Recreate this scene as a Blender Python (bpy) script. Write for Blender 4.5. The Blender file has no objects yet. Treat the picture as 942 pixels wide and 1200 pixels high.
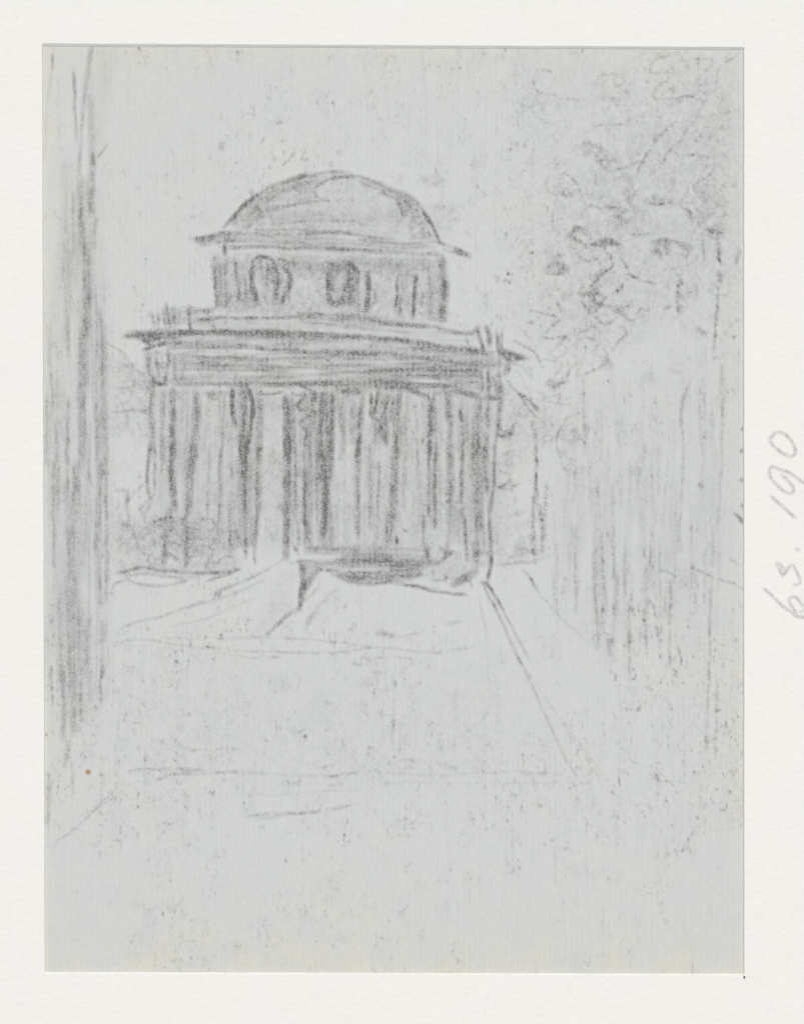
import bpy, math
import numpy as np
# A pencil sketch on grey-blue laid paper, lying under a cream window mat, seen from straight above.
# Drawing units: 1 u = 0.2 mm; u-space has x to the right, y down, origin at the top left of the mat area seen.
S = 0.0002
W0, H0 = 942, 1200
rng = np.random.default_rng(7)
col = bpy.context.scene.collection

# ---------------------------------------------------------------- graphite field on the sheet
GX0, GY0, GX1, GY1 = 43, 45, 877, 1151          # the sheet, tucked a little under the mat on each side
NX, NY = GX1 - GX0, GY1 - GY0
D = np.zeros((NY + 1, NX + 1))                   # how much graphite lies on each spot of the paper
YY, XX = np.mgrid[GY0:GY1 + 1, GX0:GX1 + 1].astype(float)

def blur1(a, r, ax):
    if r < 0.3: return a
    n = int(3 * r) + 1
    k = np.exp(-np.arange(-n, n + 1) ** 2 / (2 * r * r)); k /= k.sum()
    p = [(0, 0), (0, 0)]; p[ax] = (n, n)
    b = np.pad(a, p, mode='wrap')
    out = np.zeros_like(a)
    L = a.shape[ax]
    for i, w in enumerate(k):
        out += w * (b[i:i + L, :] if ax == 0 else b[:, i:i + L])
    return out
def field(ry, rx, seed):
    r = np.random.default_rng(seed).standard_normal(D.shape)
    f = blur1(blur1(r, ry, 0), rx, 1)
    return f / f.std()
F_V = .75 * field(16, 1.2, 1) + .5 * field(40, 3, 11)       # vertical pencil streaks
F_H = .75 * field(1.2, 16, 2) + .5 * field(3, 40, 12)       # horizontal pencil streaks
F_D = field(1.6, 1.6, 3)
F_L = field(7, 7, 4)
F_B = .8 * field(1.1, 1.1, 31) + .6 * field(2.6, 2.2, 32)
F_XL = field(45, 45, 5)
WX, WY = field(6, 6, 6) * .42, field(6, 6, 7) * .42   # hand wobble

def smooth(P, step=5.0):
    P = np.array(P, float)
    if len(P) < 3: return P
    Q = np.vstack([2 * P[0] - P[1], P, 2 * P[-1] - P[-2]])
    out = []
    for i in range(1, len(Q) - 2):
        a, b, c, d = Q[i - 1], Q[i], Q[i + 1], Q[i + 2]
        n = max(2, int(np.hypot(*(c - b)[:2]) / step))
        for t in np.arange(n) / n:
            out.append(.5 * ((2 * b) + (c - a) * t + (2 * a - 5 * b + 4 * c - d) * t * t + (3 * b - a - 3 * c + d) * t ** 3))
    out.append(Q[-2])
    return np.array(out)

def dab(A, ox, oy, P, w, d, soft=.9, wob=True, brk=.08):
    """one pencil line: P = n x 3 (x, y, pressure) laid into the array A"""
    P = smooth(P)
    m = w / 2 + 3
    x0, x1 = int(P[:, 0].min() - m - ox), int(P[:, 0].max() + m - ox) + 2
    y0, y1 = int(P[:, 1].min() - m - oy), int(P[:, 1].max() + m - oy) + 2
    x0, y0 = max(x0, 0), max(y0, 0); x1, y1 = min(x1, A.shape[1]), min(y1, A.shape[0])
    if x1 <= x0 or y1 <= y0: return
    best = np.zeros((y1 - y0, x1 - x0))
    gy, gx = np.mgrid[y0:y1, x0:x1].astype(float); gx += ox; gy += oy
    if wob and A is D:
        gx = gx + WX[y0:y1, x0:x1]; gy = gy + WY[y0:y1, x0:x1]
    ph = rng.uniform(0, 99); L = 0.
    seg = np.hypot(np.diff(P[:, 0]), np.diff(P[:, 1])); T = seg.sum() + 1e-6
    for i in range(len(P) - 1):
        a, b = P[i], P[i + 1]
        xa, xb = min(a[0], b[0]) - m, max(a[0], b[0]) + m
        ya, yb = min(a[1], b[1]) - m, max(a[1], b[1]) + m
        i0, i1 = max(int(xa - ox) - x0, 0), min(int(xb - ox) + 2 - x0, best.shape[1])
        j0, j1 = max(int(ya - oy) - y0, 0), min(int(yb - oy) + 2 - y0, best.shape[0])
        if i1 <= i0 or j1 <= j0: L += seg[i]; continue
        X, Y = gx[j0:j1, i0:i1], gy[j0:j1, i0:i1]
        vx, vy = b[0] - a[0], b[1] - a[1]; q = vx * vx + vy * vy + 1e-9
        t = np.clip(((X - a[0]) * vx + (Y - a[1]) * vy) / q, 0, 1)
        dist = np.hypot(X - a[0] - t * vx, Y - a[1] - t * vy)
        s = L + t * seg[i]
        pr = (a[2] + (b[2] - a[2]) * t) * (1 + .16 * np.sin(s / 7.3 + ph) + .12 * np.sin(s / 2.9 + 2 * ph))
        ends = np.minimum(np.minimum(s, T - s) / min(6, .3 * T + .5), 1)
        pr = pr * (.55 + .45 * ends)
        v = d * pr * np.clip((w / 2 * (.8 + .2 * ends) + soft - dist) / (2 * soft), 0, 1)
        best[j0:j1, i0:i1] = np.maximum(best[j0:j1, i0:i1], v)
        L += seg[i]
    if wob: best = best * np.clip(1 + brk * F_B[y0:y1, x0:x1], 0, 2.4)      # the line skips over hollows in the paper
    A[y0:y1, x0:x1] = 1 - (1 - A[y0:y1, x0:x1]) * (1 - np.clip(best, 0, .97))

def line(w, d, P):
    P = [(p[0], p[1], p[2] if len(p) > 2 else 1.) for p in P]
    if max(p[0] for p in P) < 133: d *= .76            # the big trunk is laid in lightly
    elif d > .5: d *= 1.12
    if min(p[1] for p in P) > 740 and max(p[0] for p in P) > 133: d *= .7     # the ground is barely touched
    if w < 5:
        dab(D, GX0, GY0, P, w + .4, d * .84, soft=1.6, brk=.07 if d > .5 else .17 + (.22 if min(p[0] for p in P) > 590 or min(p[1] for p in P) > 740 else 0)); return
    P = np.array(P)
    dab(D, GX0, GY0, P, w, d * .68, soft=2.6)
    n = max(2, int(round(w / 2.2)))
    dx, dy = P[-1, 0] - P[0, 0], P[-1, 1] - P[0, 1]; q = math.hypot(dx, dy) + 1e-6
    nx, ny = -dy / q, dx / q
    for k in range(n):
        off = ((k + .5) / n - .5) * w * .92 + rng.uniform(-.4, .4)
        Q = P.copy(); Q[:, 0] += nx * off; Q[:, 1] += ny * off
        a, b = rng.uniform(-.02, .07, 2) * q
        Q[0, 0] += dx / q * a; Q[0, 1] += dy / q * a
        Q[-1, 0] -= dx / q * b; Q[-1, 1] -= dy / q * b
        dab(D, GX0, GY0, Q, 2.2, d * rng.uniform(.04, .38), soft=1.6)

def inside(poly, X=XX, Y=YY):
    r = np.zeros(X.shape, bool); n = len(poly)
    for i in range(n):
        (xa, ya), (xb, yb) = poly[i], poly[(i + 1) % n]
        if ya == yb: continue
        c = ((ya > Y) != (yb > Y)) & (X < (xb - xa) * (Y - ya) / (yb - ya) + xa)
        r ^= c
    return r
def tone(d, poly, kind='v', soft=2.0, depth=.34):
    pad = int(3 * soft) + 6
    x0, x1 = max(int(min(p[0] for p in poly)) - pad - GX0, 0), min(int(max(p[0] for p in poly)) + pad + 1 - GX0, NX + 1)
    y0, y1 = max(int(min(p[1] for p in poly)) - pad - GY0, 0), min(int(max(p[1] for p in poly)) + pad + 1 - GY0, NY + 1)
    sl = (slice(y0, y1), slice(x0, x1))
    m = inside(poly, XX[sl] + WX[sl] * 2, YY[sl] + WY[sl] * 2).astype(float)
    m = blur1(blur1(m, soft, 0), soft, 1)
    if y0 + GY0 > 425 and x0 + GX0 > 150 and x1 + GX0 < 610: d *= .74
    s = {'v': F_V, 'h': F_H, 'n': .9 * F_B, 'g': 1.2 * F_B}[kind][sl]
    D[sl] = 1 - (1 - D[sl]) * (1 - np.clip(m * d * (1 + depth * s + .08 * F_L[sl]), 0, .95))

def scribble(cx, cy, rx, ry, n, w, d):
    """a light looping scribble for leaves"""
    a = rng.uniform(0, 6.28); P = []
    for i in range(n):
        a += rng.uniform(.9, 2.3)
        r = rng.uniform(.45, 1)
        P.append((cx + rx * r * math.cos(a), cy + ry * r * math.sin(a), rng.uniform(.4, 1.1)))
    line(w, d, P)

def strokes(txt):
    for ln in txt.strip().splitlines():
        ln = ln.split('#')[0].strip()
        if not ln: continue
        t = ln.split()
        line(float(t[0]), float(t[1]), [tuple(float(v) for v in p.split(',')) for p in t[2:]])

R = lambda x0, y0, x1, y1: [(x0, y0), (x1, y0), (x1, y1), (x0, y1)]
#TONES
tone(.12, [(268,266),(290,240),(320,220),(360,206),(400,203),(440,213),(478,232),(500,258),(512,284),(440,277),(380,272),(300,274),(272,274)], 'n', 2)
tone(.18, [(280,262),(300,238),(322,222),(356,210),(385,206),(365,222),(380,236),(340,242),(312,250),(300,262),(290,270)], 'h', 2)
tone(.14, [(415,208),(455,222),(485,240),(505,272),(510,282),(480,280),(474,250),(450,226)], 'n', 2)
tone(.10, R(300,246,470,272), 'h', 3)
tone(.24, [(262,280),(300,276),(420,277),(512,288),(516,300),(410,296),(300,292),(264,292)], 'h', 1.5)
tone(.17, [(252,300),(300,296),(420,298),(524,306),(526,378),(420,374),(300,370),(252,366)], 'n', 2)
tone(.14, R(254,304,298,364), 'v', 2)
tone(.13, R(500,304,524,376), 'v', 2)
tone(.16, R(340,300,500,322), 'h', 3)
tone(.26, R(386,306,419,358), 'v', 1.5)
tone(.22, R(420,318,436,360), 'v', 1.5)
tone(.10, R(466,322,490,362), 'v', 2)
tone(.20, R(302,305,322,330), 'v', 1.5)
tone(.20, R(196,362,250,380), 'h', 2)
tone(.22, [(350,366),(420,369),(480,376),(555,388),(555,396),(480,388),(400,381),(350,378)], 'h', 1.5)
tone(.22, [(168,392),(330,392),(450,398),(580,412),(580,432),(450,418),(300,412),(172,408)], 'h', 1.5)
tone(.34, [(150,388),(230,386),(420,390),(420,398),(230,394),(170,402)], 'h', 1.2)
tone(.30, [(200,408),(330,410),(450,416),(560,430),(562,464),(450,458),(340,452),(204,452)], 'h', 2, .5)
tone(.18, [(430,424),(480,420),(556,432),(560,460),(500,458),(430,452)], 'h', 3, .5)
tone(.22, [(200,442),(300,442),(345,446),(345,454),(300,454),(200,452)], 'h', 1.5)
# between the columns
tone(.08, R(172,452,586,640), 'v', 3)
tone(.20, R(186,456,208,600), 'v', 2)
tone(.15, R(208,455,236,650), 'v', 2.5)
tone(.12, R(240,470,275,650), 'v', 2.5)
tone(.24, R(277,455,306,640), 'v', 2)
tone(.28, R(331,465,348,640), 'v', 2)
tone(.40, R(348,458,392,560), 'v', 2.5)
tone(.36, R(354,555,390,642), 'v', 2.5)
tone(.16, R(392,456,420,520), 'v', 2)
tone(.12, R(392,590,440,642), 'v', 3)
tone(.12, R(424,500,472,640), 'v', 2.5)
tone(.34, [(430,460),(474,460),(472,520),(440,520)], 'v', 2.5)
tone(.10, R(474,462,502,640), 'v', 2.5)
tone(.12, R(498,462,516,620), 'v', 2)
tone(.18, R(522,460,552,640), 'v', 2)
tone(.24, R(552,466,576,640), 'v', 2)
tone(.34, R(404,456,428,464), 'h', 1.5)
# steps
tone(.40, [(360,641),(420,638),(505,640),(505,662),(480,680),(400,682),(372,664),(350,662),(352,658),(400,654),(400,650),(356,650)], 'h', 2)
tone(.22, [(400,652),(500,652),(500,664),(380,664)], 'h', 2)
tone(.30, [(352,658),(378,664),(362,686),(352,700)], 'v', 2)
tone(.22, [(505,640),(530,650),(560,636),(574,650),(556,676),(535,686),(500,678)], 'n', 2.5)
# big trunk
tone(.07, [(56,330),(84,220),(118,220),(128,420),(130,800),(98,860),(56,860)], 'v', 5)
tone(.15, [(92,300),(114,300),(126,400),(128,560),(92,560)], 'v', 4)
tone(.14, [(78,560),(104,560),(104,840),(76,840)], 'v', 4)
tone(.09, [(104,560),(130,560),(128,740),(104,780)], 'v', 3)
tone(.08, R(54,440,72,800), 'v', 3)
tone(.13, R(92,210,112,300), 'v', 3)
tone(.09, R(72,190,92,330), 'v', 3)
tone(.08, [(104,52),(140,52),(128,120),(116,210),(104,140)], 'v', 4)
# shrubs and far leaves
tone(.10, [(132,604),(160,600),(200,604),(240,620),(278,640),(280,668),(140,672)], 'n', 4, .3)
tone(.06, [(184,600),(240,610),(276,640),(276,668),(184,668)], 'n', 3, .3)
tone(.13, [(132,420),(176,440),(174,520),(134,500)], 'n', 6)
tone(.11, [(585,440),(640,470),(640,520),(605,560),(585,640),(640,650),(586,660)], 'n', 6)
tone(.08, R(584,596,640,652), 'g', 9)
tone(.045, [(640,470),(860,400),(868,640),(800,700),(700,740),(650,660)], 'v', 9)
tone(.035, R(660,560,850,760), 'v', 9)
tone(.08, [(650,260),(720,180),(800,120),(860,70),(866,330),(800,340),(700,420),(650,400)], 'n', 12)
tone(.10, [(330,664),(350,668),(340,700),(312,744),(300,740)], 'n', 4)
for d_, x0, y0, x1, y1 in ((.13,675,165,708,184), (.24,701,184,721,200), (.10,642,206,672,234), (.16,656,220,672,232), (.12,688,240,728,250), (.13,728,203,746,240), (.14,714,238,744,264),
        (.22,662,266,682,281), (.27,697,278,729,290), (.15,640,303,666,321), (.22,679,328,701,366), (.17,761,278,790,302), (.20,790,284,811,296), (.16,712,348,742,366),
        (.07,602,95,652,148), (.06,690,80,748,148), (.18,826,262,850,282), (.12,838,280,850,345), (.26,586,498,604,516), (.20,584,560,606,578),
        (.17,640,442,664,458), (.12,700,410,720,440), (.10,782,220,852,262), (.24,758,234,786,242), (.18,790,325,800,372), (.10,488,204,520,222), (.09,498,236,536,272),
        (.08,592,520,602,552), (.18,816,380,830,392), (.12,752,430,770,450), (.10,590,470,625,500), (.12,655,494,690,520), (.08,580,636,645,662)):
    mx, my = (x0 + x1) / 2, (y0 + y1) / 2
    tone(d_, [(mx + (x1 - x0) / 2 * math.cos(t) * rng.uniform(.4, 1.3), my + (y1 - y0) / 2 * math.sin(t) * rng.uniform(.4, 1.3)) for t in np.arange(22) * .2856], 'g', 1.4)
tone(.05, R(610,70,866,400), 'g', 16)
tone(.035, R(150,780,600,920), 'g', 22)
tone(.14, [(228,376),(330,376),(400,380),(480,388),(556,398),(556,404),(480,396),(400,388),(228,386)], 'h', 2)
tone(.16, R(172,412,200,450), 'n', 2)
tone(.20, [(268,262),(286,240),(312,220),(345,208),(380,203),(350,216),(318,232),(298,250),(288,268)], 'n', 2)
tone(.17, [(440,216),(475,232),(498,256),(510,280),(496,280),(484,256),(462,232)], 'n', 2)
tone(.07, R(307,466,329,655), 'g', 2)
tone(.05, [(170,396),(330,392),(450,400),(590,416),(588,466),(470,458),(330,452),(172,450)], 'n', 3)
tone(.06, R(176,455,586,640), 'n', 4)
tone(.03, R(256,296,524,372), 'n', 3)
#STROKES
strokes('''
# dome
4.4 .72 263,267 274,254 284,243 301,229
4.5 .48 281,246 301,229 320,217 337,212 359,205.5
4 .34 355,207 380,202 399,200.5 412,204
3 .38 330,216 352,209 372,206
3.5 .5 369,222 374,217 390,209 410,206.5
4 .5 404,206 422,207.6 441.6,214 465,224.6
5 .58 455,221 478,230 492.5,243 505,261,1.2
3.8 .78 496,248 505,261 511.6,275.5 515,284
2.6 .36 462,226 480,238 494,254
3 .3 420,213 443.7,222.5 463,233 471,246 473,256
2 .36 463,233 471,246 473,258
2.4 .36 312,248 337,241.6 365,237 386,235
2.4 .46 368,224 373.5,231 384,235
2.6 .34 301,262 303.4,252 310,246 320,243.7
3.4 .30 316,235 333,224.6 354,216 371,213
5 .26 284,266 292,254 304,242 320,232
3 .24 290,268 300,256
3 .2 330,262 380,258 430,262
# eave of the dome
8 .56 227,282,.8 240,281 261,277 282,273,.8
4 .5 226,280 245,276 268,272
4 .45 236,288 258,284 278,280
2 .2 231,287 232,296
4 .46 280,274 295,274 337,275.4 380,273 410,273.6
4 .40 360,272 401,273 433,277.7 465,281
2.2 .36 420,281 465,285 516,284
2.6 .40 300,270 350,269.5 372,271
3.4 .44 512,284 528.6,289 541,294
6.5 .72 533,293 543,296 551,300.5
3 .5 520,292 535,297 541,298
4 .42 267,291.5 305.5,289 337,290 369,289 410,292
3.4 .36 380,290 412,291.5 435,294.6 465,296.8 486,297.8 512,299
3 .25 300,284 400,286 500,292
4.5 .7 263,287 264,298
# drum
3.8 .56 252.5,305 253.5,328.6 253.5,360
3 .3 249,303 250,330
3.2 .30 265,300 266,330 266,360
3 .38 275,303 279,330 279,357
3 .34 285,306 287,335 288,360
3 .28 259,310 259,356
2.4 .3 293,340 299,362
3 .28 240,366 252,362
5.8 .9 297,309.5 295,328.6 299,345.6 302.4,358
3 .6 296,307 303,301 316,302 322.5,311
5.4 .9 321,308 324.7,328.6 322.5,356
5 .86 331,311 338.5,320 338.5,337 329,356
4.4 .5 314,310 313,340
3.4 .6 299,304 306,300.5 314,303
3 .4 306,303 308,320
3 .4 325,303 334,306 340,314
2.6 .4 341,320 339,356
3 .40 309,345 312,356
4.6 .82 385,316 385,340 386,358
5.6 .66 388,354 394,357 402,355
4 .5 396,357 404,340 407,320
7 .45 408,306 412,330 411,356
4 .60 403,306 411,310 419,318
4 .52 419,314 419,350
3 .42 392,318 390,345
4.6 .86 431,320 432,341 429,364.7
4 .36 418,356 424,364 430,364
3 .26 437,335 440,352 434,362
3.4 .68 467,324 465,345.6 464,364.7
2.6 .56 469,345.6 468.7,371
4 .78 488,324 486,341 484,371
2.8 .34 494.6,340 494.6,360
3 .30 467,324 474,320 488,326
4 .38 505,320 506,345 504,375
8 .66 519,322 521,345.6 518,374
6.4 .62 518,301 519,316
4 .4 512,300 516,312
# line 1
3.4 .60 230,375 257,373 291,373 330,373
3.6 .38 320,373 351,372 374,373 402,376
5 .42 396,374 427,374 449,378 470,380
4 .5 440,377 470,380 500,384
4.4 .46 482,382 509,383.5 535,390 554,391
3 .3 350,378 400,382 440,386 480,390
3 .3 345,368 390,369 420,372
# line 2
6 .74 144,394.5 164,393 189.5,391.5 215,391
6.5 .76 205,391 249,390 278.6,390 334,390.5
4 .3 150,390 200,386 215,388
6 .56 325,390 363.7,392 389,393 410,394.5
5.6 .52 405,394 431.6,395 448.6,397 480.5,399.5
5 .6 440,397 480.5,399.5 509,404.5 535,407.5 562,410
3 .34 480,406 530,412 565,416
9 .72 587,411 598,415.5 609,418
6 .66 600,417 620,420
4 .6 588,416 600,423 607,421
# line 3
4.4 .66 168,410 189.5,404 215,401.6
4 .6 166,397 172,402 178,406
4.5 .4 164,400 180,398 192,398
3 .36 175,401 195,396 210,395
4 .34 205,402 223,404 257,407 289,405 312,408
4 .40 300,408 332,411 363.7,412 395.5,412 427,413
4.4 .5 425,413 448.6,413 467.7,415
5 .46 395,413 420,414 440,414
5.4 .58 492.5,418 513.7,423 541,426 552,427
3 .36 465,416 495,419
8 .42 552,427 567,428 588,427
# frieze scribbles
4 .28 215,415 260,420 300,418
4 .34 232,424 262,428 276,426
4 .36 280,427 310,428 330,430
3 .28 340,424 400,430 440,425
3 .26 300,422 380,418 460,424
5 .34 215,446 250,449 290,447 330,450
4 .3 330,446 380,450 440,452 470,456
3 .22 430,436 470,432 540,440
3 .22 440,446 500,442 550,452
4 .24 204,420 206,450
4 .26 215,416 214,446
3 .3 470,452 490,462 503,464
# left pier
3 .36 170,410 170,419
5 .52 174.6,412 176.7,435.5 180,448 178,471.6 179,510 175.6,540
3 .54 183,412 186,430 188,441
3.4 .56 198,410 197,430 194,450
4 .66 178,449 187,450 197,450
4 .30 190,418 192,440
# balustrade left
3 .46 178,364 180,374 182,383.5
2.8 .42 184.5,362 186.5,382
3 .6 190.5,361 192,372 194,382.5
3 .62 194,355 196,368 199,382.5
3.4 .34 203,363 205,382
3 .3 209,364 210,382
4 .66 222,358 222,372 223.5,388
2 .3 200,363 222,360 246,366
3 .3 228,368 236,364 248,366
# balustrade right
5 .66 554,391 561.5,383.5
4.4 .6 560,388 562.5,401.6 567,414
6 .66 570,383.5 573,397 571,408
4 .56 581.6,387 582,400 583,412
3 .5 588,385.6 586,410
3 .34 546,396 548,404
4 .5 548,410 560,412 568,416
# right pier
5.4 .58 563.6,433 564,447 566,461
4.4 .68 571,433 572,447 572,461
3 .4 577,435 575,459
6 .66 594,423 595,430 593,438
5 .55 586,404 586,425
5.4 .60 584,433 586,459 585,488.6 581.6,508
6 .74 569,466 578,467 586,467
3.2 .44 580,440 581,462
# columns
4 .36 193.7,455 191.6,488.6 190.5,540
6 .56 203,457 203,488.6 201,540
3 .34 210,459 211,468
8 .46 232,461 230,499 226.6,540
6 .40 241,461 254,462 266,461
4 .32 244,466 262,468
3 .34 264,465 262,500 259.5,540
3 .2 240,480 240,530
4.4 .88 272,452.5 273,478 276.5,499
5 .74 285,452.5 286,488.6 283,531
4.8 .88 290.5,452.5 296.7,476 293.5,501 288,535
7 .46 304,465 306,488.6 303,531
3 .5 301,463 308,462 318,461 330,459.5
3.4 .56 175,520 172.7,562.5 173,573 176,583.7
4 .42 181.6,520 181.6,573
3 .38 190,520 190,556 
7.6 .52 203,520 200.7,552 205,594
3 .5 202,540 201,570
6 .36 198.6,594 194,626 193,662
9 .52 226,520 224,552 221,594 
8 .36 221,590 219,626 219,666
4 .22 247,520 245,560 243,605
3 .42 258,526 258,584 256,615.5
5 .28 273,552 272,585 271,615
5.6 .68 284.5,520 285.6,558 286.7,609
3 .62 290,520 288,562
4.4 .42 288,609 288,654
6 .50 302.6,520 301.5,562 302.6,594 298,637
3 .5 298,630 299,662
9 .60 335,467 336,499 338,537.5
5 .24 343,470 345,537
8 .54 335.6,520 337.8,552 336.7,605 335.6,654
4 .5 328,590 331,600
3 .36 346,541 348,605 350,640
3.6 .42 356,520 357,584 360,634.6
4.4 .5 375,520 381,573 379,630
5 .5 337,470 338,500 339,540
4 .5 470,456 466,480
3 .5 228,458 229,480
# scribbled capital
3.6 .66 345.6,448 354,452 363.7,457
5 .54 363.7,455.7 370,463 366,476 372,486.5
3.4 .5 346,462 358,463 350,474 352,481 362,478
3.2 .62 363.7,486.5 357,490 351,495
3 .5 351,499 358,503 359.5,506 357,520
3 .42 348,474 352,480
5 .4 366,458 380,463 390,465
7 .46 378.6,463 377,500 374,537
5.6 .54 388,463 389,488.6 385,537.5
5 .30 402,467 401,500 400,537
5 .32 384,444 381,455
6 .48 395.5,458 410,459 427,459
3.4 .4 396,463 398,500
6.6 .60 425,463 422,493 420,537.5
3 .3 412,466 411,520
4.4 .72 435,461 435,475 435,488.6
3.6 .72 443,458 441,472 438,488
3 .62 450,464 447,478
3 .60 456,465 452,476 448,487
3 .5 461,466 457,488
4 .45 437,488 444,494 452,484
6 .52 459,488.6 447,500 453,522.6
7 .46 465.6,461 467.7,488.6 465.6,537.5
8 .46 375,520 381,573 379,630
6 .48 387.7,520 383.4,584 381,600
6 .54 419.5,520 418.5,577 419.5,630
5.6 .32 434,520 434,570 434,626
3 .46 444,541 443,585 443,632
9.4 .54 464,520 460,584 455.6,637
4 .26 475,480 474,540 473,600
3 .2 488,470 489,560
4.6 .44 474,455 488,460 501,465
3.4 .5 502,462 506,471 510,461
4.2 .72 506,470 505,510 503,537.5
2.4 .5 502,478 503,537
2.4 .44 510.5,476 511,540
3.2 .50 501,520 503,562 502,605
4 .54 510.5,520 509.4,562 509.4,617.7
5 .34 496,600 498,640
6.6 .58 524,461 525,477 526,493
4.6 .38 528,493 526,515 524,540
6.6 .58 533,457 548,461 564.6,467
4 .44 522,461 535,464
4.4 .7 539,482 541,492
5 .34 543.4,488 543,540
6.4 .48 562,471.6 560,510 562,540
4.6 .44 571,472 569,540
7 .34 528.6,520 526,573 526,630
4.4 .50 543,520 541,562 543,605 547.7,656
10 .46 558,520 560,573 560,622
4.4 .54 569,520 569,579
3.2 .56 582,508 579.5,530 578.5,562.5 574,605 576,658
4 .52 581,505 586,510 598.6,508 602,497
4 .5 582,497 588,504
4.4 .42 580,571 590,570 599,562
3 .3 588,535 598,528
3 .3 586,552 600,556
3.4 .86 465,629 465,638
# steps and edges
3 .42 341,660 355,658 371,659
5 .40 360,643 385,644 410,644
4 .4 370,661 420,658 480,660 505,662
4 .46 375,668 430,671 500,666
4 .48 390,675 440,677 495,672
5 .60 404,680 434,683.5 466,680
3 .42 466,676 500,674
3 .5 452,664 490,664
2.6 .52 466,681 489.6,690
7 .46 417.4,639 417,657
3.2 .54 482,685 513.7,694 545.5,697
2.2 .4 448,682 480,686 514,690
3.6 .72 345.6,641 349.5,649
6 .72 352.6,658 356,681 352,700
4 .66 354,690 350.5,715
6 .46 375,664 360,685.6 351.6,704.7
4.6 .44 351,709 336,722 324,733
4 .42 330,727 318,738 310.7,746
6 .34 372,714 364,725 358.5,736
3 .3 352,706 362,700 372,690
3 .28 392,690 380,704 372,712
5.6 .62 500,639 502,654 511.6,662
5.4 .60 511.6,662 520,656 524,637
4.6 .54 520,656 528,648 535,648
3 .5 515,640 520,648
4.4 .4 520,682 526,670
2.2 .4 505,681 522,679
9 .44 558,639 556,668.6 540,682
6 .5 556,650 566,646 574,648
7 .5 550,672 538,682 530,686
2.4 .64 545.5,675 554,688
4 .62 576,647 574,665 571,683.5
4 .6 565,683 572,686 578,692
2.2 .46 565.7,683.5 574,700 581.6,715
2.6 .52 573,685.6 582,702 590,717.5
2 .38 580,699 596,728 610,754,.8 624,780,.4
2.2 .42 577,706 600,754 622,801,.8 644,850,.8 663,890,.5 684,920,.3
2 .18 600,760 640,820 700,900
2 .18 666,859 704,913
2 .26 624.6,687 653,719,.8 688,754,.25
3.4 .26 580,661 605,660 628,659
3 .36 613,668 622,680 628,690
1.8 .2 560,700 566,720 572,760
2.4 .34 332.5,656 315.5,666.5 290,679 266,690
2 .28 311,679 268.6,698 215.5,713
4.4 .26 273,687 260,692 247,697
2.4 .28 239.6,703.5 188.6,722.6 165,727 140,737.5
2 .2 300,700 250,722 200,735
2 .2 290,668 300,680
''')
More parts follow.
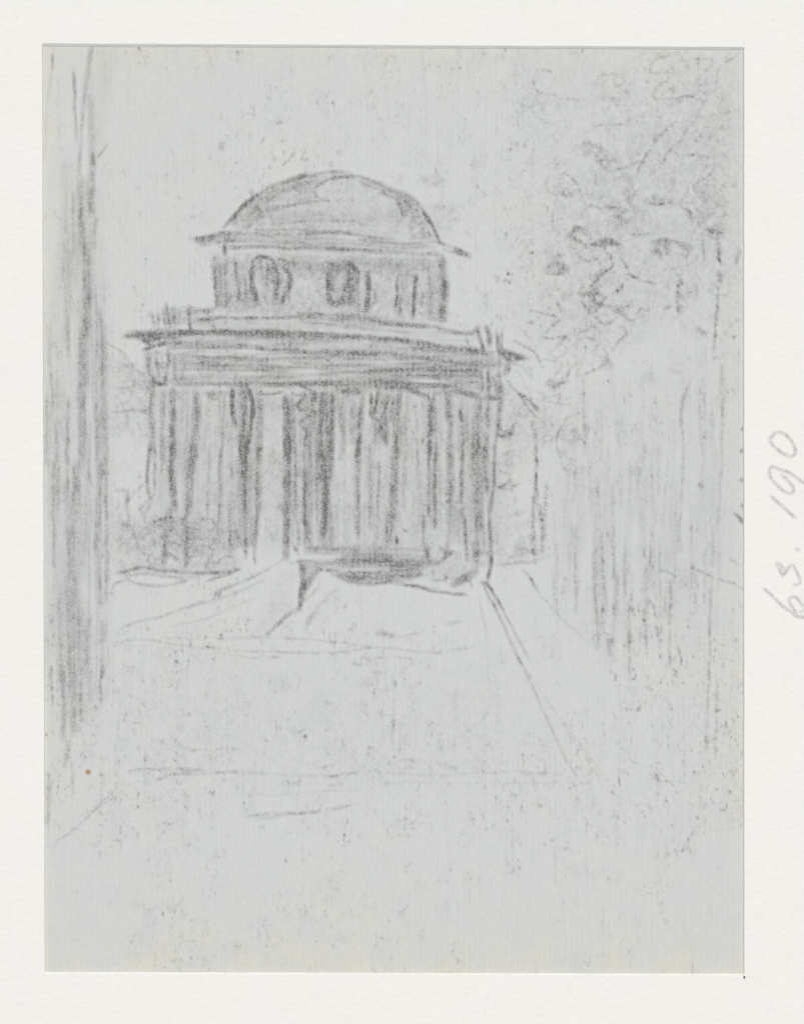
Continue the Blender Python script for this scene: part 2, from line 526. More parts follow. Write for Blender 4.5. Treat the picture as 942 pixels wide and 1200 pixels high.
strokes('''
# ground lines
2 .32 133,752 163,749 188.6,752 222.6,757.6 250,758 
2 .30 190,748 240,748 316,747 381,751.7 442.5,758.6
2.2 .34 235,758 297,763 393,765 442.5,758.6 507.5,765 553,757.4
2 .26 250,764 290,770 330,770
2 .26 431,771 477,771 482,778 466,790
4 .34 438.7,742 452,743 465.5,746
1.8 .22 450,748 480,744 498,738
4 .3 410,778 422,780
4 .32 433,786 452,790
4 .24 523,732 540,728
3 .17 461.6,790 460,840 459.7,889
4 .18 459.7,891 500,892 538,902.6
2.6 .16 572,775 572,832 542,862.5
2.4 .16 480,790 488,860
2.4 .16 535,800 533,880
2.4 .12 580,780 585,850
3 .4 149,905,.7 176,901 205.6,902 242,902
2.8 .36 184,913 210,907 240,906 286,904
2.4 .36 220.5,880 245,878 282,878
3 .22 286,905 330,908 380,909 420,906
2.4 .3 372,901 388,897 400,893 401,900
2.2 .28 385,910 402,908 420,903
4 .28 330,919 350,918
4 .34 386,920 391,921
2 .18 292,915 287,929 330,931 420,925
2.6 .40 284,958,.8 312.6,954 366,952 423,941,.6
2.4 .3 301,960 340,955 370,951
2.4 .17 440,905 520,908 600,904 660,907
2.4 .12 450,916 560,918 690,918
4 .3 380,822 392,826
4 .3 308,864 316,870
3 .26 331,869 337,862
3 .26 345,858 358,858
3 .3 460,800 464,803
3 .9 462.8,800 462.8,802
2.6 .7 493,800 493,801
3.2 .9 466.6,961 466.6,963
3 .8 334,1007 335,1009
3.4 .8 474,621 475.5,622
# big trunk
1.8 .24 62,53 61,80 57,108 55,142 51,197
2.6 .56 62,64 62,72 61,81
3.2 .72 86.7,78,.5 87.8,95,1 87.8,118,1 89,140,.6 90,168,.5
5 .42 107,54 103.7,82.5 99.4,120.7 
3.6 .40 100,110 96,146 95,167 94,206
5 .30 108,56 105,90
7 .36 106,112 108,167 109,193 
7 .46 109,178 108,215 106,252
3 .66 108,180 110,186 111,194
1.8 .5 110,192 117,182 125,172
2 .3 121,176 127,168
6 .40 96,206 95,235 96,256
4 .66 96,240 96,257
8.4 .46 96,254 97,275 98,295
4.4 .36 113,254.5 112,272 110,292
4 .30 85.6,225 86,260 86.7,295
3 .18 76,190 78,240 74,330
3 .16 68,90 70,160
11 .46 100.5,288 101.6,322 102.6,354
10 .62 103,346 100,385 98,400,.7
10 .38 97,398 97,440 96,480
10 .34 96,470 97,510 97,545
5 .26 82.5,290 82,340 80,396
5 .38 79,380 80,415
3 .3 112,345 115,370
6 .44 117,362 120,400 121,438
6 .36 120,430 122,480 124,545
5 .36 112,470 115,545
4 .42 81,466 80,500 79,545
2.2 .36 65.5,494 66.5,540
2.2 .3 59,492 66,497 72,490
4 .36 55,462 55,500 55,545
2 .3 58,410 64,400 70,420
2 .3 55,380 60,440 64,480
11 .32 89,540 86.7,593 84.6,646 84,700
5 .5 86,548 90,562 91,576
10 .30 84.6,690 85,740 85,790
6 .44 118.5,540 116,603 113,646 
6 .34 113,640 116,680 118,712
4.6 .42 124,540 125,625 125,705
2.6 .4 106,555 109,570
3.4 .42 63,540 63,600 63,667
2.4 .3 69,545 68,615
4.4 .32 72,685 72,740 72,795
5.6 .32 102.6,728 102,760 102,783
4.4 .42 120.7,728 120,760 121,795
3 .3 93,700 94,790
5 .48 74,782 75,820 74,868
9 .40 86,780 86,820 87,862
4.4 .40 94,800 95,830 94,860
5 .44 82.5,865 80,880 77,895
3.6 .42 60,780 61,805 62,827
4.2 .46 121,780 119,805 118.5,826
3 .22 85,890 86,935
3 .2 98,858 97,895
5 .42 57,905 57,940 57,968
3 .5 56,908 60,908
2.8 .32 59,992 75,980,.7 93,967 112,948 135.5,925
3 .26 135.5,871 136,905 135,937
3 .2 105,918 108,925
3 .2 119,900 119,940
2.4 .2 56,952 70,968
2 .3 59,745 80,745 90,747
3 .2 58,720 66,735
# leaves left of the temple
1.7 .38 120,398 146,415 157,432 171.6,441
4.4 .26 140,426 150,428 161,426
2.4 .2 155,432 156,455 150,470
3 .32 133,483 150,482 174,482
3 .22 142,470 150,490 150,502
3 .2 136,455 160,452
3 .22 146,500 140,508 
2 .24 165,512 174,509
# shrubs left
4.4 .36 137,613 152,615.5 160,632.5 162.5,650
3 .34 165,624 175,614 186,609 200.7,605
4 .42 197,605 203,607 202,616 196,628
3.4 .34 166,632 180,622
4 .34 137,575 148,576 150,585 144,598
3 .3 140,590 136,600
4 .36 177,584 175,594 166,604
3 .3 164,600 170,590 182,578
3 .3 152,610 150,590 160,576 172,565
3 .34 218,634 232,630 246,632 
3.4 .3 236,608 248,609 254,620 252,634 244,642
3 .3 264,622 278,624 278,638 268,650
3 .28 224,655 236,640 250,645 244,660
3 .28 250,660 266,652 278,655
3 .26 190,640 204,636 214,642
3 .34 188,655 200,650 212,660
3 .3 148,650 160,640 170,652
3.4 .3 206,604 214,608 222,600
5 .38 194,640 193,664
6 .36 217,640 218,664
3.8 .52 137,671 150,669 162.5,666 190,668.6
4.4 .50 185,668 222,671 256,670.7 281,666.5
2.8 .52 243,681 262,675 281,667
2.8 .42 147.6,677 158,683.5 175,686.7 200.7,685.6 220,680
3.4 .34 150,674 170,673 200,676 218,680
3.6 .32 132,690 136,684 146,680
4 .3 128,695 134,697
2 .22 200,676 240,677
# bits beside the dome
6 .18 490,206 503,212 516,220
5 .18 499,241.6 516,244
4 .18 470,205 468,216
4 .16 526,262 530,272
4 .2 545,270 552,276
4 .22 208,230 213,233
3 .22 203,243 207,244
4 .26 224,254 229,255
3 .2 216,257 219,259
3 .2 160,219 165,222
4 .16 536,310 540,316
# right hand tree: scribbled boughs
2.2 .46 651,353.6 658,365.5 656.4,374 646,383 636,391 637.7,395 650,396 665,394.3
2.2 .40 622.4,363 637.7,368 656,371.4
2 .32 623,364 632.6,374 634,380 622,378 612,376.5
2 .30 607,381 621,396 628,410
2.4 .42 604.6,400 615.6,407 626,413 637.7,431.7
2 .34 665,394 654,404 643,413
2 .32 636,420.6 656.4,424 658,431.7 649.6,440
2.4 .34 665,421.5 666.6,435 663,447 653,448.6 644.5,445 637.7,451
2 .3 619,428 625,443.5
1.8 .32 602,433 612,442 620.7,465.6
1.8 .28 600,426 612,430 624,444
2.4 .42 593.6,445 614,470.7 631,491
2.6 .54 607,460.5 620,470 632.6,481.8
4 .3 620,466 624,473
2.6 .42 673,392.6 685,387.5 699,381
3 .32 672,404.5 680,396
2.2 .34 685,394 699,399.4 701.4,403
2.2 .32 707,408 712,421.5 702,430 683.6,440
2.6 .34 727.7,384 735,389 724,401 716,409.6
2.2 .36 683.6,358.7 700.5,374 709,380.7 726,369
3 .4 709,350 699,362
2 .26 640,470 656,474 668,474
1.8 .26 642,412 652,420 664,412 658,404
1.8 .24 668,430 680,424 676,440 690,436
3.6 .50 624,494 627.8,521 629,546.5 
3.6 .46 628,540 627.8,572 634,607 637,629
3 .36 625,572 625,600 626,629
4.4 .28 640.5,567 638,600 636,629
4.6 .36 624.6,612 625,636 626,660
4 .32 634,625 636,652
2 .34 683.5,440 684,480 685,531
2.5 .36 682,483 664,490 655,505 653,521 658,540 667,557
2 .3 668,534 668,556
3 .3 642,456 652,452 662,456
2.2 .28 637,466 655,464 652,474 668,474
2.2 .3 752,188 748,200 762,176
2.4 .38 796,239 810,252 820,266 822,279 825,305
2 .30 795,61 778,66 762.4,75 762,85.7 774,86 786,85
2 .30 788,87 777.7,96 766,106 766.7,116 788,115 803,113 820,115.4
1.8 .22 788,97 790,113
2 .28 805,58 797,71 810,69.5 830,69.5 834,75.5 823.6,87 811.7,102.6
1.8 .2 812,103 827,98
2.2 .28 869,58.5 859,67 845.6,75.5 839.7,87 839,102.6 825,116 817,136.6,.7 800,158.7,.7 786,174,1.1 774,194 761,206
1.8 .2 822,138 849,132 867,128
2 .26 856,136.6 837,155 825,170.5
2.6 .36 789.6,143 776,156 766,167 754,186 750,196
1.8 .22 754,131.5 761,136.6 777.7,138
2 .34 788,175.6 794.7,182 808,181.6 828.7,183 837,189 835.5,199 822,210 806,224 797,236
2.4 .3 752,188 735,196 718,199
2 .26 701,142 695,148 712,145 733,145.5
2 .24 599,117 621,126 630,138 644,145.5
2 .22 615,98 631,107 655,112 676,118
2.6 .3 630,80 645,84 652,94
2 .22 700,88 720,86 728,92
3 .38 656,203 666,205 674,214 682,228
4 .26 642,206 640,220 650,230
4.4 .34 656,226 664,229 672,224
4.4 .34 688,241 700,243 726,244
4 .26 675,172 690,168 705,174
5 .34 698,184 706,196 720,200
5 .28 704,190 716,184 722,190
5 .22 716,212 732,206 742,216
6 .22 732,222 740,240 752,250
6 .24 718,252 736,258 752,254
3.4 .44 758,238 770,239 784,238
2.4 .3 764,232 782,234
5 .38 664,278 672,268 686,268
4 .38 668,276 684,286 700,286
7 .50 700,283 712,282 726,287
3.2 .46 704,286 714,298 717,311 705,322 694,334
3.2 .46 679,305 690,306 698,304 707,314 698,322
6 .44 642,314 652,308 664,316
4 .4 641,320 652,322 665,318
4 .3 645,302 660,300
8 .32 690,324 700,336 690,344
5 .46 680,347 694,344 708,350
3 .38 688,346 700,356 716,358
2.6 .50 729,304 735,314 736,324 728,334 717,346
2.6 .46 735,321 750,328 771,334
3.6 .4 706,352 700,362 690,368
3 .34 728,368 742,376 750,362
4 .36 724,360 736,358
2.4 .28 736,273 750,275 766,274
7 .38 764,284 784,282 810,292
5 .38 770,292 776,304
4 .38 808,288 804,300 796,298
2 .28 780,316 800,312 816,304
4 .4 794,322 797,330 797,350
3.6 .36 794,330 793.4,350 793.4,371
4 .40 828,270 844,273 
3.8 .42 841,273 841,292 843,312
3.4 .34 843,305 843,336
3.6 .36 841,330 839,375 836,422
4 .24 846,429 846,460 846,492
2.6 .22 846,492 844,560 840,620 835,620
3 .28 866.6,292 864,302 860,314
3 .26 812.5,438 806,452 800,467 
3.4 .34 800,462 798,480 798,498
2.6 .26 798,492 800,534 797,600 795,640
3.6 .34 815,384 824,388
3 .3 776,362 790,358 
3.4 .32 752,360 760,366
2 .22 850,392 860,378 870,374
2 .22 852,396 866,392
3.4 .3 788,433 794,436
3 .3 804,418 810,420
3 .32 836,418 842,420
4 .76 860,601 866,606 870,613
3 .74 869.5,501 869.5,504
3.4 .7 869.5,526 868.5,529
3.4 .7 869.5,561 869,565
3 .5 869.5,590 870,596
3.6 .46 818,566 823,570
3.4 .4 740,552 744,556
4 .36 662,677 665,680
5 .36 718,672 720,677
1.8 .36 774,669 782,671 792,677
2 .2 792,677 810,690
2.6 .3 810,664 838,677 870,690
3 .3 855,655 864,662
# far trunks, right
2.6 .26 674,620 674,670 676,722
2.6 .28 696,633 697,690 700,740
2.4 .26 705,625 707,690 702,752
3 .30 718,640 720,700 716,768
2.4 .22 732,634 730,700
2.4 .26 739,690 736,740 737,795
2.4 .24 757,660 757,720 757,771
2 .22 764,620 760,668
2 .22 772,640 774,740 772,760
2.2 .42 784,680 784,730 783.6,778
2 .2 790,740 799,780
3 .26 835,620 831.6,715.5 830,800
3 .36 830,795 828,840 828,881
2.6 .42 839.5,798 839,840 838.6,889
2 .3 811,849 825,858 841,878
2.6 .18 826,640 824,720
4.4 .36 701,744 699,765
4 .34 713,745 714,768
4 .3 737,740 740,760
3.6 .36 750,742 756,750
3.6 .38 768,732 772,752
4 .30 757,702 766,712
3.4 .26 780,822 790,832
3.4 .26 840,755 852,756
3 .28 859,748 866,752
2 .22 770,865 778,882
2.6 .24 652,852 664,848
3 .18 604,902 620,908 652,902
2 .2 700,560 702,600
2 .18 764,560 766,610
2 .18 782,540 776,620
2 .2 812,660 809,690
''')
# seeded light vertical hatching for the wood on the right, and leaf scribbles
for k in range(70):
    x = rng.uniform(645, 860); y = rng.uniform(440, 700); l = rng.uniform(25, 110)
    line(rng.choice([1.6, 2.2, 3]), rng.uniform(.06, .16), [(x, y, .6), (x + rng.uniform(-3, 3), y + l / 2, 1), (x + rng.uniform(-5, 5), y + l, .5)])
for k in range(26):
    scribble(rng.uniform(655, 855), rng.uniform(80, 420), rng.uniform(6, 16), rng.uniform(4, 10), 6, 2, rng.uniform(.08, .2))
for k in range(14):
    scribble(rng.uniform(588, 700), rng.uniform(430, 560), rng.uniform(5, 12), rng.uniform(4, 9), 5, 2, rng.uniform(.12, .24))
for k in range(16):
    scribble(rng.uniform(586, 645), rng.uniform(500, 655), rng.uniform(4, 9), rng.uniform(3, 6), 5, 2, rng.uniform(.14, .26))
for k in range(44):
    scribble(rng.uniform(136, 280), rng.uniform(612, 664), rng.uniform(5, 11), rng.uniform(4, 8), 6, 2.4, rng.uniform(.12, .26))
for k in range(12):
    scribble(rng.uniform(134, 172), rng.uniform(425, 510), rng.uniform(4, 9), rng.uniform(3, 8), 5, 2, rng.uniform(.08, .18))
for k in range(24):
    x = rng.uniform(57, 128); y = rng.uniform(200, 760); l = rng.uniform(30, 120)
    line(2, rng.uniform(.1, .24), [(x, y), (x + rng.uniform(-2, 2), y + l)])
# loose graphite crumbs picked up by the paper's tooth: many faint specks, in clusters
def crumbs(p, amp, ry, rx, seed, gate):
    r = np.random.default_rng(seed)
    imp = (r.random(D.shape) < p * gate) * r.gamma(2., .5, D.shape)
    return blur1(blur1(imp, ry, 0), rx, 1) * amp * (2 * math.pi * ry * rx)
zone = np.where(YY > 985, -.5, 0) + np.where((XX > 540) & (YY < 985), .18, 0) + np.where((YY > 745) & (YY < 960), .3, 0) + np.where((XX < 240) & (YY < 350), -.35, 0)
zone = blur1(blur1(zone, 14, 0), 14, 1)
gate = np.clip(.35 + zone + .35 * F_XL + .5 * F_L + .25 * F_V, .06, 2.2)
F_S = .75 * field(1.3, .85, 41) + .55 * field(2.8, 1.8, 42)
RIB = .5 + .5 * np.sin(2 * math.pi * XX / 6.3 + 1.5 * F_XL)
C = .135 * np.clip(F_S - .95 + .25 * RIB, 0, 2) * gate + .035 * np.clip(.6 + .5 * F_B + .35 * F_V + .5 * (RIB - .5), 0, 2) * np.clip(gate, .3, 1.2)
C = C + crumbs(.0022, .10, 1.6, 1.2, 21, gate)
D = 1 - (1 - D) * (1 - np.clip(C, 0, .6))
D = np.clip(D, 0, 1)
# age toning of the paper near its edges (a stain that belongs to the sheet)
edge = np.minimum(np.minimum(XX - 50, 871 - XX) / 60, np.minimum(YY - 52, 1142 - YY) / 70)
warm = np.clip(1 - edge, 0, 1) ** 1.5 * .55 + np.clip(1 - np.hypot((XX - 60) / 260, (YY - 60) / 420), 0, 1) * .5 + np.clip((YY - 1000) / 140, 0, 1) * .45 + .1 * F_XL
warm = np.clip(warm, 0, 1)
# the little orange stain
stain = np.exp(-(np.hypot(XX - 103.6, YY - 904.8) / 3.5) ** 6)

# ---------------------------------------------------------------- materials
def new_mat(name):
    m = bpy.data.materials.new(name); m.use_nodes = True
    nt = m.node_tree; nt.nodes.clear()
    out = nt.nodes.new('ShaderNodeOutputMaterial'); b = nt.nodes.new('ShaderNodeBsdfPrincipled')
    nt.links.new(b.outputs[0], out.inputs[0])
    b.inputs['Roughness'].default_value = .9
    b.inputs['Specular IOR Level'].default_value = .15
    return m, nt, b
def N(nt, t, **kw):
    n = nt.nodes.new(t)
    for k, v in kw.items(): setattr(n, k, v)
    return n
def math_(nt, op, a, b=None, c=None, clamp=False):
    n = nt.nodes.new('ShaderNodeMath'); n.operation = op; n.use_clamp = clamp
    for i, v in enumerate((a, b, c)):
        if v is None: continue
        if isinstance(v, (int, float)): n.inputs[i].default_value = v
        else: nt.links.new(v, n.inputs[i])
    return n.outputs[0]
def mixc(nt, f, a, b, kind='MIX'):
    n = nt.nodes.new('ShaderNodeMix'); n.data_type = 'RGBA'; n.blend_type = kind
    for i, v in ((0, f), (6, a), (7, b)):
        if isinstance(v, (int, float)): n.inputs[i].default_value = v
        elif isinstance(v, tuple): n.inputs[i].default_value = (*v, 1)
        else: nt.links.new(v, n.inputs[i])
    return n.outputs[2]
def noise(nt, vec, scale, detail=2, rough=.5, stretch=None):
    if stretch:
        mp = N(nt, 'ShaderNodeMapping'); mp.inputs['Scale'].default_value = stretch
        nt.links.new(vec, mp.inputs[0]); vec = mp.outputs[0]
    n = N(nt, 'ShaderNodeTexNoise'); n.inputs['Scale'].default_value = scale
    n.inputs['Detail'].default_value = detail; n.inputs['Roughness'].default_value = rough
    nt.links.new(vec, n.inputs['Vector'])
    return n.outputs[0]
def lin(*c): return tuple(((v / 255) / 12.92 if v / 255 <= .04045 else ((v / 255 + .055) / 1.055) ** 2.4) for v in c)
U = 1 / S

def paper_material():
    m, nt, b = new_mat('laid_paper_with_graphite')
    tc = N(nt, 'ShaderNodeTexCoord').outputs['Object']
    at = lambda k: N(nt, 'ShaderNodeAttribute', attribute_name=k).outputs['Fac']
    g, wm, st = at('graphite'), at('toning'), at('stain')
    base = mixc(nt, wm, PAPER_COOL, PAPER_WARM)
    # mottled pulp, slight blue and pink fibres
    n1 = noise(nt, tc, U / 30, 3)
    base = mixc(nt, math_(nt, 'MULTIPLY_ADD', n1, 2.2, -.6, True), base, mixc(nt, .8, base, PULP_BLUE))
    n4 = noise(nt, tc, U / 11, 2, .6)
    base = mixc(nt, math_(nt, 'MULTIPLY_ADD', n4, 2.6, -.8, True), base, mixc(nt, 1., base, (1.012, .99, 1.0), 'MULTIPLY'))
    n2 = noise(nt, tc, U / 3.2, 3, .65)
    v = math_(nt, 'MULTIPLY_ADD', n2, .19, 1 - .095)
    # laid lines: close vertical ribs of the mould
    sx = N(nt, 'ShaderNodeSeparateXYZ'); nt.links.new(tc, sx.inputs[0])
    wob = math_(nt, 'MULTIPLY', noise(nt, tc, U / 60, 1), 3.0)
    ph = math_(nt, 'ADD', math_(nt, 'MULTIPLY', sx.outputs[0], 2 * math.pi * U / 6.3), wob)
    rib = math_(nt, 'SINE', ph)
    mod = noise(nt, tc, U / 9, 2, .6, (1, .35, 1))
    rib = math_(nt, 'MULTIPLY', rib, math_(nt, 'MULTIPLY_ADD', mod, .10, -.043))
    v = math_(nt, 'ADD', v, rib)
    cv = N(nt, 'ShaderNodeCombineXYZ')
    for i in range(3): nt.links.new(v, cv.inputs[i])
    base = mixc(nt, 1., base, cv.outputs[0], 'MULTIPLY')
    base = mixc(nt, st, base, STAIN)
    # graphite catches on the tooth of the paper
    t1 = noise(nt, tc, U / 1.7, 2, .7)
    t2 = noise(nt, tc, U / 5.5, 2, .6, (1, .55, 1))
    tooth = math_(nt, 'ADD', math_(nt, 'MULTIPLY', t1, .68), math_(nt, 'MULTIPLY', t2, .32))
    k = math_(nt, 'MULTIPLY_ADD', tooth, 3.9, -.95)                 # around 1, from about 0 to 2
    k = math_(nt, 'MAXIMUM', k, .2)
    ribk = math_(nt, 'MULTIPLY_ADD', math_(nt, 'SINE', ph), .08, 1)
    cov = math_(nt, 'MULTIPLY', math_(nt, 'MULTIPLY', g, k), ribk)
    cov = math_(nt, 'MINIMUM', cov, .92)
    c = mixc(nt, cov, base, GRAPHITE)
    nt.links.new(c, b.inputs['Base Color'])
    bp = N(nt, 'ShaderNodeBump'); bp.inputs['Strength'].default_value = .25; bp.inputs['Distance'].default_value = .00004
    nt.links.new(tooth, bp.inputs['Height']); nt.links.new(bp.outputs[0], b.inputs['Normal'])
    return m
def mat_board_material():
    m, nt, b = new_mat('cream_mat_board')
    tc = N(nt, 'ShaderNodeTexCoord').outputs['Object']
    n1 = noise(nt, tc, U / 70, 2)
    base = mixc(nt, n1, MAT_A, MAT_B)
    n2 = noise(nt, tc, U / 5, 3, .6, (.45, 1.6, 1))
    n3 = noise(nt, tc, U / 2.2, 2, .6, (.6, 1.2, 1))
    v = math_(nt, 'MULTIPLY_ADD', math_(nt, 'ADD', n2, math_(nt, 'MULTIPLY', n3, .6)), .13, 1 - .104)
    cv = N(nt, 'ShaderNodeCombineXYZ')
    for i in range(3): nt.links.new(v, cv.inputs[i])
    base = mixc(nt, 1., base, cv.outputs[0], 'MULTIPLY')
    g = N(nt, 'ShaderNodeAttribute', attribute_name='graphite').outputs['Fac']
    t1 = noise(nt, tc, U / 1.8, 2, .7)
    cov = math_(nt, 'MULTIPLY', g, math_(nt, 'MAXIMUM', math_(nt, 'MULTIPLY_ADD', t1, 2.6, -.3), .1), clamp=True)
    c = mixc(nt, cov, base, GRAPHITE)
    nt.links.new(c, b.inputs['Base Color'])
    bp = N(nt, 'ShaderNodeBump'); bp.inputs['Strength'].default_value = .3; bp.inputs['Distance'].default_value = .00006
    nt.links.new(n2, bp.inputs['Height']); nt.links.new(bp.outputs[0], b.inputs['Normal'])
    return m
PAPER_COOL, PAPER_WARM, PULP_BLUE = lin(207, 209, 204), lin(213, 211, 195), lin(205, 207.5, 205.5)
GRAPHITE, STAIN = lin(100, 99, 96), lin(178, 146, 112)
MAT_A, MAT_B = lin(238, 236, 230), lin(239, 236, 227)
M_PAPER, M_BOARD = paper_material(), mat_board_material()
M_TABLE, nt, b = new_mat('grey_felt_table')
tc = N(nt, 'ShaderNodeTexCoord').outputs['Object']
nt.links.new(mixc(nt, noise(nt, tc, 900, 4, .7), (.16, .16, .16), (.24, .235, .23)), b.inputs['Base Color'])

# ---------------------------------------------------------------- objects
def wpos(x, y): return (np.asarray(x) - W0 / 2) * S, (H0 / 2 - np.asarray(y)) * S
Z_SHEET, Z_MAT = .0022, .0028
def link(o, parent=None, **props):
    col.objects.link(o)
    if parent is not None: o.parent = parent
    for k, v in props.items(): o[k] = v
    return o
def empty(name, loc, parent=None, **props):
    o = bpy.data.objects.new(name, None); o.location = loc; o.empty_display_size = .01
    return link(o, parent, **props)
def mesh_from(name, verts, quads, mat, parent, attrs=None, **props):
    me = bpy.data.meshes.new(name)
    me.vertices.add(len(verts)); me.vertices.foreach_set('co', np.asarray(verts, np.float32).ravel())
    q = np.asarray(quads, np.int32)
    me.loops.add(q.size); me.loops.foreach_set('vertex_index', q.ravel())
    me.polygons.add(len(q)); me.polygons.foreach_set('loop_start', np.arange(0, q.size, 4, dtype=np.int32))
    for k, v in (attrs or {}).items():
        a = me.attributes.new(k, 'FLOAT', 'POINT'); a.data.foreach_set('value', np.asarray(v, np.float32))
    me.materials.append(mat); me.shade_flat(); me.update(calc_edges=True); me.validate()
    return link(bpy.data.objects.new(name, me), parent, **props)
def sheet_part(name, mask, parent, **props):
    """the piece of the sheet on which this thing is drawn: mask is per cell (NY x NX)"""
    jj, ii = np.nonzero(mask)
    if len(jj) == 0: raise RuntimeError(name)
    w = NX + 1
    q = np.stack([jj * w + ii, (jj + 1) * w + ii, (jj + 1) * w + ii + 1, jj * w + ii + 1], 1)
    u, inv = np.unique(q.ravel(), return_inverse=True)
    x, y = wpos(XX.ravel()[u], YY.ravel()[u])
    v = np.stack([x, y, np.full(len(u), Z_SHEET)], 1)
    return mesh_from(name, v, inv.reshape(q.shape), M_PAPER, parent,
                     {'graphite': D.ravel()[u], 'toning': warm.ravel()[u], 'stain': stain.ravel()[u]}, **props)

# which drawn thing each bit of the sheet belongs to (later entries lie on top)
CX, CY = XX[:-1, :-1] + .5, YY[:-1, :-1] + .5
own = np.zeros(CX.shape, int)
REG = []   # (name, parent index or None, polygon(s), label)
def reg(name, parent, polys, label=None):
    REG.append((name, parent, label)); idx = len(REG)
    for p in polys: own[inside(p, CX + WX[:-1, :-1], CY + WY[:-1, :-1])] = idx
    return idx
ground = reg('lawn', None, [[(43,668),(140,676),(345,664),(590,690),(877,700),(877,930),(43,985)]], 'faint pencil ground lines drawn below the temple')
wood = reg('distant_wood', None, [[(584,600),(650,560),(660,470),(877,400),(877,700),(845,892),(820,892),(800,790),(690,772),(640,690),(586,668)]], 'pale vertical pencil hatching of a wood at right')
thin = reg('thin_tree', None, [[(606,560),(600,500),(612,440),(646,440),(650,500),(648,668),(616,668)]], 'slender sketched tree just right of the temple')
rtree = reg('leafy_tree', None, [[(590,88),(700,60),(868,55),(872,420),(760,400),(720,440),(690,570),(645,560),(640,470),(598,440),(592,410),(600,350),(636,330),(636,190)]], 'loosely scribbled leafy tree on the right')
reg('trunk', rtree, [[(832,266),(850,266),(852,420),(850,640),(836,640),(832,420)], [(788,320),(803,320),(802,440),(806,640),(790,640),(790,440)]])
path = reg('path', None, [[(352,700),(400,690),(480,690),(566,690),(700,925),(640,925),(450,905),(200,745),(310,748)]], 'foreshortened path leading up to the temple steps')
reg('path_edge', path, [[(560,682),(578,682),(626,770),(690,920),(678,920),(618,810),(580,730)]])
shrub = reg('shrub', None, [[(130,570),(172,560),(182,600),(240,606),(286,640),(288,674),(225,690),(150,690),(130,684)]], 'dark scribbled shrubs left of the columns')
tre = reg('far_foliage', None, [[(128,400),(150,408),(174,440),(174,560),(130,568)]], 'faint leaves between the big trunk and the temple')
big = reg('tree_trunk', None, [[(54,52),(116,52),(118,150),(128,168),(118,200),(118,340),(128,420),(131,790),(124,830),(100,870),(76,900),(54,900)]], 'tall foreground tree trunk shaded in vertical strokes at left edge')
temple = reg('temple', None, [[(168,405),(600,420),(590,500),(586,690),(540,700),(352,702),(330,662),(172,660),(168,560)]], 'round domed temple with a ring of columns')
reg('dome', temple, [[(262,270),(274,252),(300,228),(337,209),(380,199),(420,203),(465,221),(494,242),(510,266),(518,286),(440,278),(380,272),(300,272)]])
reg('drum', temple, [[(248,290),(400,288),(526,300),(527,380),(420,376),(300,370),(248,370)]])
for x0, y0, x1, y1 in ((293,300,344,360), (383,303,436,366), (461,319,498,373)):
    reg('window', temple, [[(x0,y0+8),(x0+8,y0),(x1-8,y0),(x1,y0+8),(x1,y1),(x0,y1)]])
reg('dome_eave', temple, [[(222,279),(260,270),(300,272),(380,272),(440,277),(516,284),(555,300),(548,305),(516,300),(400,293),(264,294),(256,288),(228,290)]])
reg('entablature', temple, [[(168,400),(330,396),(450,402),(600,424),(598,440),(588,470),(470,462),(330,456),(172,454)]])
reg('cornice', temple, [[(140,390),(220,386),(330,368),(400,366),(560,386),(592,408),(624,418),(604,428),(560,416),(450,404),(330,398),(170,404),(142,399)]])
reg('balustrade', temple, [R(174,354,252,386)])
reg('balustrade', temple, [R(546,380,594,412)])
reg('pilaster', temple, [[(169,410),(200,410),(198,590),(170,588)]])
reg('pilaster', temple, [[(560,430),(594,430),(588,520),(580,560),(578,640),(556,640)]])
for x0, x1, y0, y1 in ((207,223,456,600), (236,264,460,640), (306,331,460,658), (390,415,463,638), (436,446,500,638), (473,501,463,638), (511,524,463,638)):
    reg('column', temple, [R(x0, y0, x1, y1)])
reg('steps', temple, [[(356,638),(500,638),(528,690),(404,690),(376,666),(340,662),(340,657),(356,654)]])
reg('stair_wall', temple, [[(342,638),(352,640),(356,656),(380,662),(364,690),(350,718),(320,744),(306,750),(330,716),(350,700)]])
reg('stair_wall', temple, [[(556,640),(582,640),(582,690),(566,690),(524,692),(544,670)]])
reg('stair_plant', temple, [[(496,634),(530,634),(540,650),(524,684),(504,684),(498,660)]])
st = reg('stain', None, [[(99.6+4*0,901),(103.6,899),(108,902),(108,908),(103.6,910),(99,908)]], 'small round orange brown spot')

sheet = empty('drawing_sheet', (0, 0, 0), label='grey-blue laid paper sheet with a pencil sketch of a domed temple, under the cream mat', category='drawing')
sheet_part('paper', own == 0, sheet, label='blank grey-blue laid paper with faint specks')
objs = {}
for i, (name, par, label) in enumerate(REG, 1):
    kw = {'label': label} if label else {}
    objs[i] = sheet_part(name, own == i, sheet if par is None else objs[par], **kw)

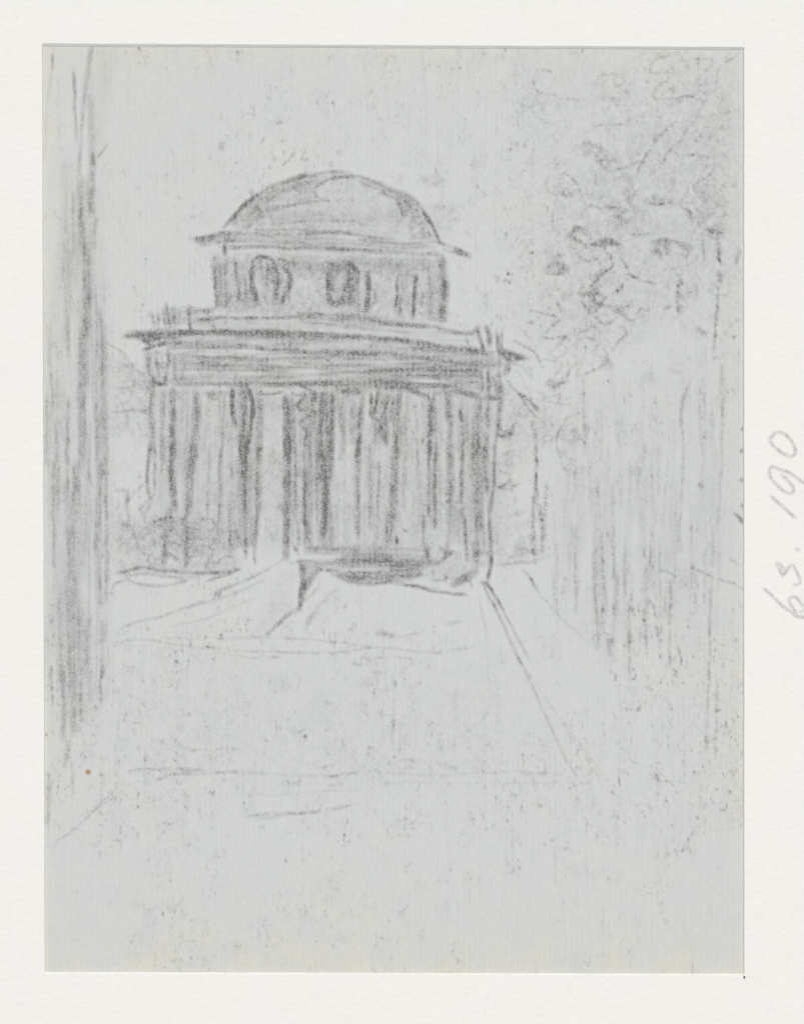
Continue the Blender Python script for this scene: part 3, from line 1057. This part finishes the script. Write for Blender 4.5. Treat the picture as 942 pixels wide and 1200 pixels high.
# the window mat: a board with a slightly uneven opening, bevel cut
inner = [(50.0, 51.2), (871.2, 55.2), (871.4, 1143.2), (53.2, 1141.0)]
def board(name, outer, inner, z0, z1, bev, parent, **props):
    v, q = [], []
    n = len(inner)
    nsub = 60
    def ring(pts, z, jit=0, seed=0):
        r = np.random.default_rng(seed); s = len(v)
        for i in range(4):
            a, b_ = np.array(pts[i]), np.array(pts[(i + 1) % 4])
            for k in range(nsub):
                p = a + (b_ - a) * k / nsub
                if k: p = p + r.normal(0, jit, 2)
                x, y = wpos(p[0], p[1]); v.append((x, y, z))
        return s
    m = 4 * nsub
    o_t, o_b = ring(outer, z1), ring(outer, z0)
    i_t, i_b = ring(inner, z1, .1, 3), ring([(x + (.5 if x < 400 else -1.1), y + (2.9 if y < 600 else -2.2)) for x, y in inner], z0, .12, 4)
    for k in range(m):
        l = (k + 1) % m
        q += [(o_t + k, i_t + k, i_t + l, o_t + l), (i_t + k, i_b + k, i_b + l, i_t + l),
              (i_b + k, o_b + k, o_b + l, i_b + l), (o_b + k, o_t + k, o_t + l, o_b + l)]
    return mesh_from(name, v, q, M_BOARD, parent, {'graphite': np.zeros(len(v))}, **props)
outer = [(-75, -80), (1015, -80), (1015, 1290), (-75, 1290)]
mat_ = empty('window_mat', (0, 0, 0), label='cream textured window mat framing the sketch, with a pencilled number at right', category='picture mat')
board('mat_board', outer, inner, Z_SHEET + .0001, Z_MAT, .9, mat_)
# backing board under sheet and mat
bx = [wpos(x, y) for x, y in outer]
vb = [(x, y, z) for z in (.0006, Z_SHEET - .0002) for x, y in bx]
mesh_from('backing_board', vb, [(0,1,2,3),(7,6,5,4),(0,4,5,1),(1,5,6,2),(2,6,7,3),(3,7,4,0)], M_BOARD, mat_, {'graphite': np.zeros(8)})

# pencilled number and tiny marks on the mat
def mat_marks(name, lines, res=.5, z=Z_MAT + .00001, **props):
    P = np.array([p for w, d, l in lines for p in l])
    x0, y0 = P[:, 0].min() - 5, P[:, 1].min() - 5
    nx, ny = int((P[:, 0].max() + 5 - x0) / res), int((P[:, 1].max() + 5 - y0) / res)
    A = np.zeros((ny + 1, nx + 1))
    for w, d, l in lines:
        L = [((x - x0) / res, (y - y0) / res, 1.) for x, y in l]
        dab(A, 0, 0, L, w / res, d, soft=.9 / res, wob=False)
    c = (A[:-1, :-1] + A[1:, :-1] + A[:-1, 1:] + A[1:, 1:]) > .002
    jj, ii = np.nonzero(c); w = nx + 1
    q = np.stack([jj * w + ii, (jj + 1) * w + ii, (jj + 1) * w + ii + 1, jj * w + ii + 1], 1)
    u, inv = np.unique(q.ravel(), return_inverse=True)
    x, y = wpos(x0 + (u % w) * res, y0 + (u // w) * res)
    return mesh_from(name, np.stack([x, y, np.full(len(u), z)], 1), inv.reshape(q.shape), M_BOARD, mat_, {'graphite': A.ravel()[u]}, **props)
g = .30
mat_marks('inscription', [
    (4.3, g, [(900.6,515),(908.5,507),(917.5,508),(925,515),(930,524),(931,531),(926,535),(915,530.6),(904,521),(900.6,515)]),
    (4.1, g, [(944,568.5),(934,561),(924,554),(912,550),(904,547),(900.6,550)]),
    (4.3, g, [(900.6,550),(902,559),(910.7,570),(921,577.5),(927.6,578),(928.7,572),(922,563),(915,556)]),
    (4.5, g, [(901.7,581),(915,592.5),(931,607)]),
    (4.5, g * 1.1, [(931,643.4),(935.5,644)]),
    (4.2, g, [(908.6,659),(912.5,667),(916,675)]),
    (4.0, g * .9, [(912.5,659),(917,666),(920,671)]),
    (3.9, g, [(916.5,675),(921,669),(924,664),(928.3,662.5),(933,671),(937,680),(934,685),(929,685)]),
    (4.2, g, [(894,689),(906,700),(916,710),(926.7,717.5),(931.7,721.7),(943,723.8)]),
    (4.0, g, [(932.5,719),(926.7,710),(923.5,704),(926,700),(931.7,700),(938,707.5),(943,713.5)]),
    (3.6, g * .8, [(935,718),(943,714.5)]),
], label='pencilled number 63. 190 written sideways on the mat')
for x, y, d in ((20.5, 21, .5), (25.4, 1175, .4), (902, 1178, .4), (904.5, 23.5, .5)):
    mat_marks('speck', [(1.2, d, [(x, y), (x + .8, y + .5)])])
for P in ([(870.9, 49), (870.8, 55)], [(53.2, 1140), (53.2, 1145)], [(870.9, 1142), (870.9, 1149)], [(872, 1145), (884, 1145)]):
    mat_marks('cut_mark', [(.7, .12, P)])

# table top the mount lies on
t = 3.0
mesh_from('ground', [(-t,-t,0),(t,-t,0),(t,t,0),(-t,t,0)], [(0,1,2,3)], M_TABLE, None, kind='structure')

# ---------------------------------------------------------------- light, camera
sc = bpy.context.scene
EL, AZ = 70, 12       # light from the top edge of the sheet, a little to the right
world = bpy.data.worlds.new('World'); sc.world = world; world.use_nodes = True
nt = world.node_tree; nt.nodes.clear()
bg = nt.nodes.new('ShaderNodeBackground'); wo = nt.nodes.new('ShaderNodeOutputWorld'); sky = nt.nodes.new('ShaderNodeTexSky')
sky.sky_type = 'NISHITA'; sky.sun_disc = False
sky.sun_elevation = math.radians(EL); sky.sun_rotation = math.radians(AZ)
bg.inputs[1].default_value = .06
nt.links.new(sky.outputs[0], bg.inputs[0]); nt.links.new(bg.outputs[0], wo.inputs[0])
ld = bpy.data.lights.new('sun', 'SUN'); ld.energy = 3.0; ld.angle = math.radians(6); ld.color = (1, .965, .9)
so = bpy.data.objects.new('sun', ld); col.objects.link(so)
so.rotation_euler = (math.radians(-(90 - EL)), 0, math.radians(-AZ)); so.location = (0, 1, 2)

cd = bpy.data.cameras.new('camera'); co = bpy.data.objects.new('camera', cd); col.objects.link(co)
HC = .9
co.location = (0, 0, Z_SHEET + HC)
cd.sensor_fit = 'VERTICAL'; cd.angle = 2 * math.atan(H0 / 2 * S / HC); cd.clip_start = .01; cd.clip_end = 50
sc.camera = co
sc.view_settings.view_transform = 'Standard'; sc.view_settings.look = 'None'
sc.view_settings.exposure = EXPO = -0.02; sc.view_settings.gamma = 1
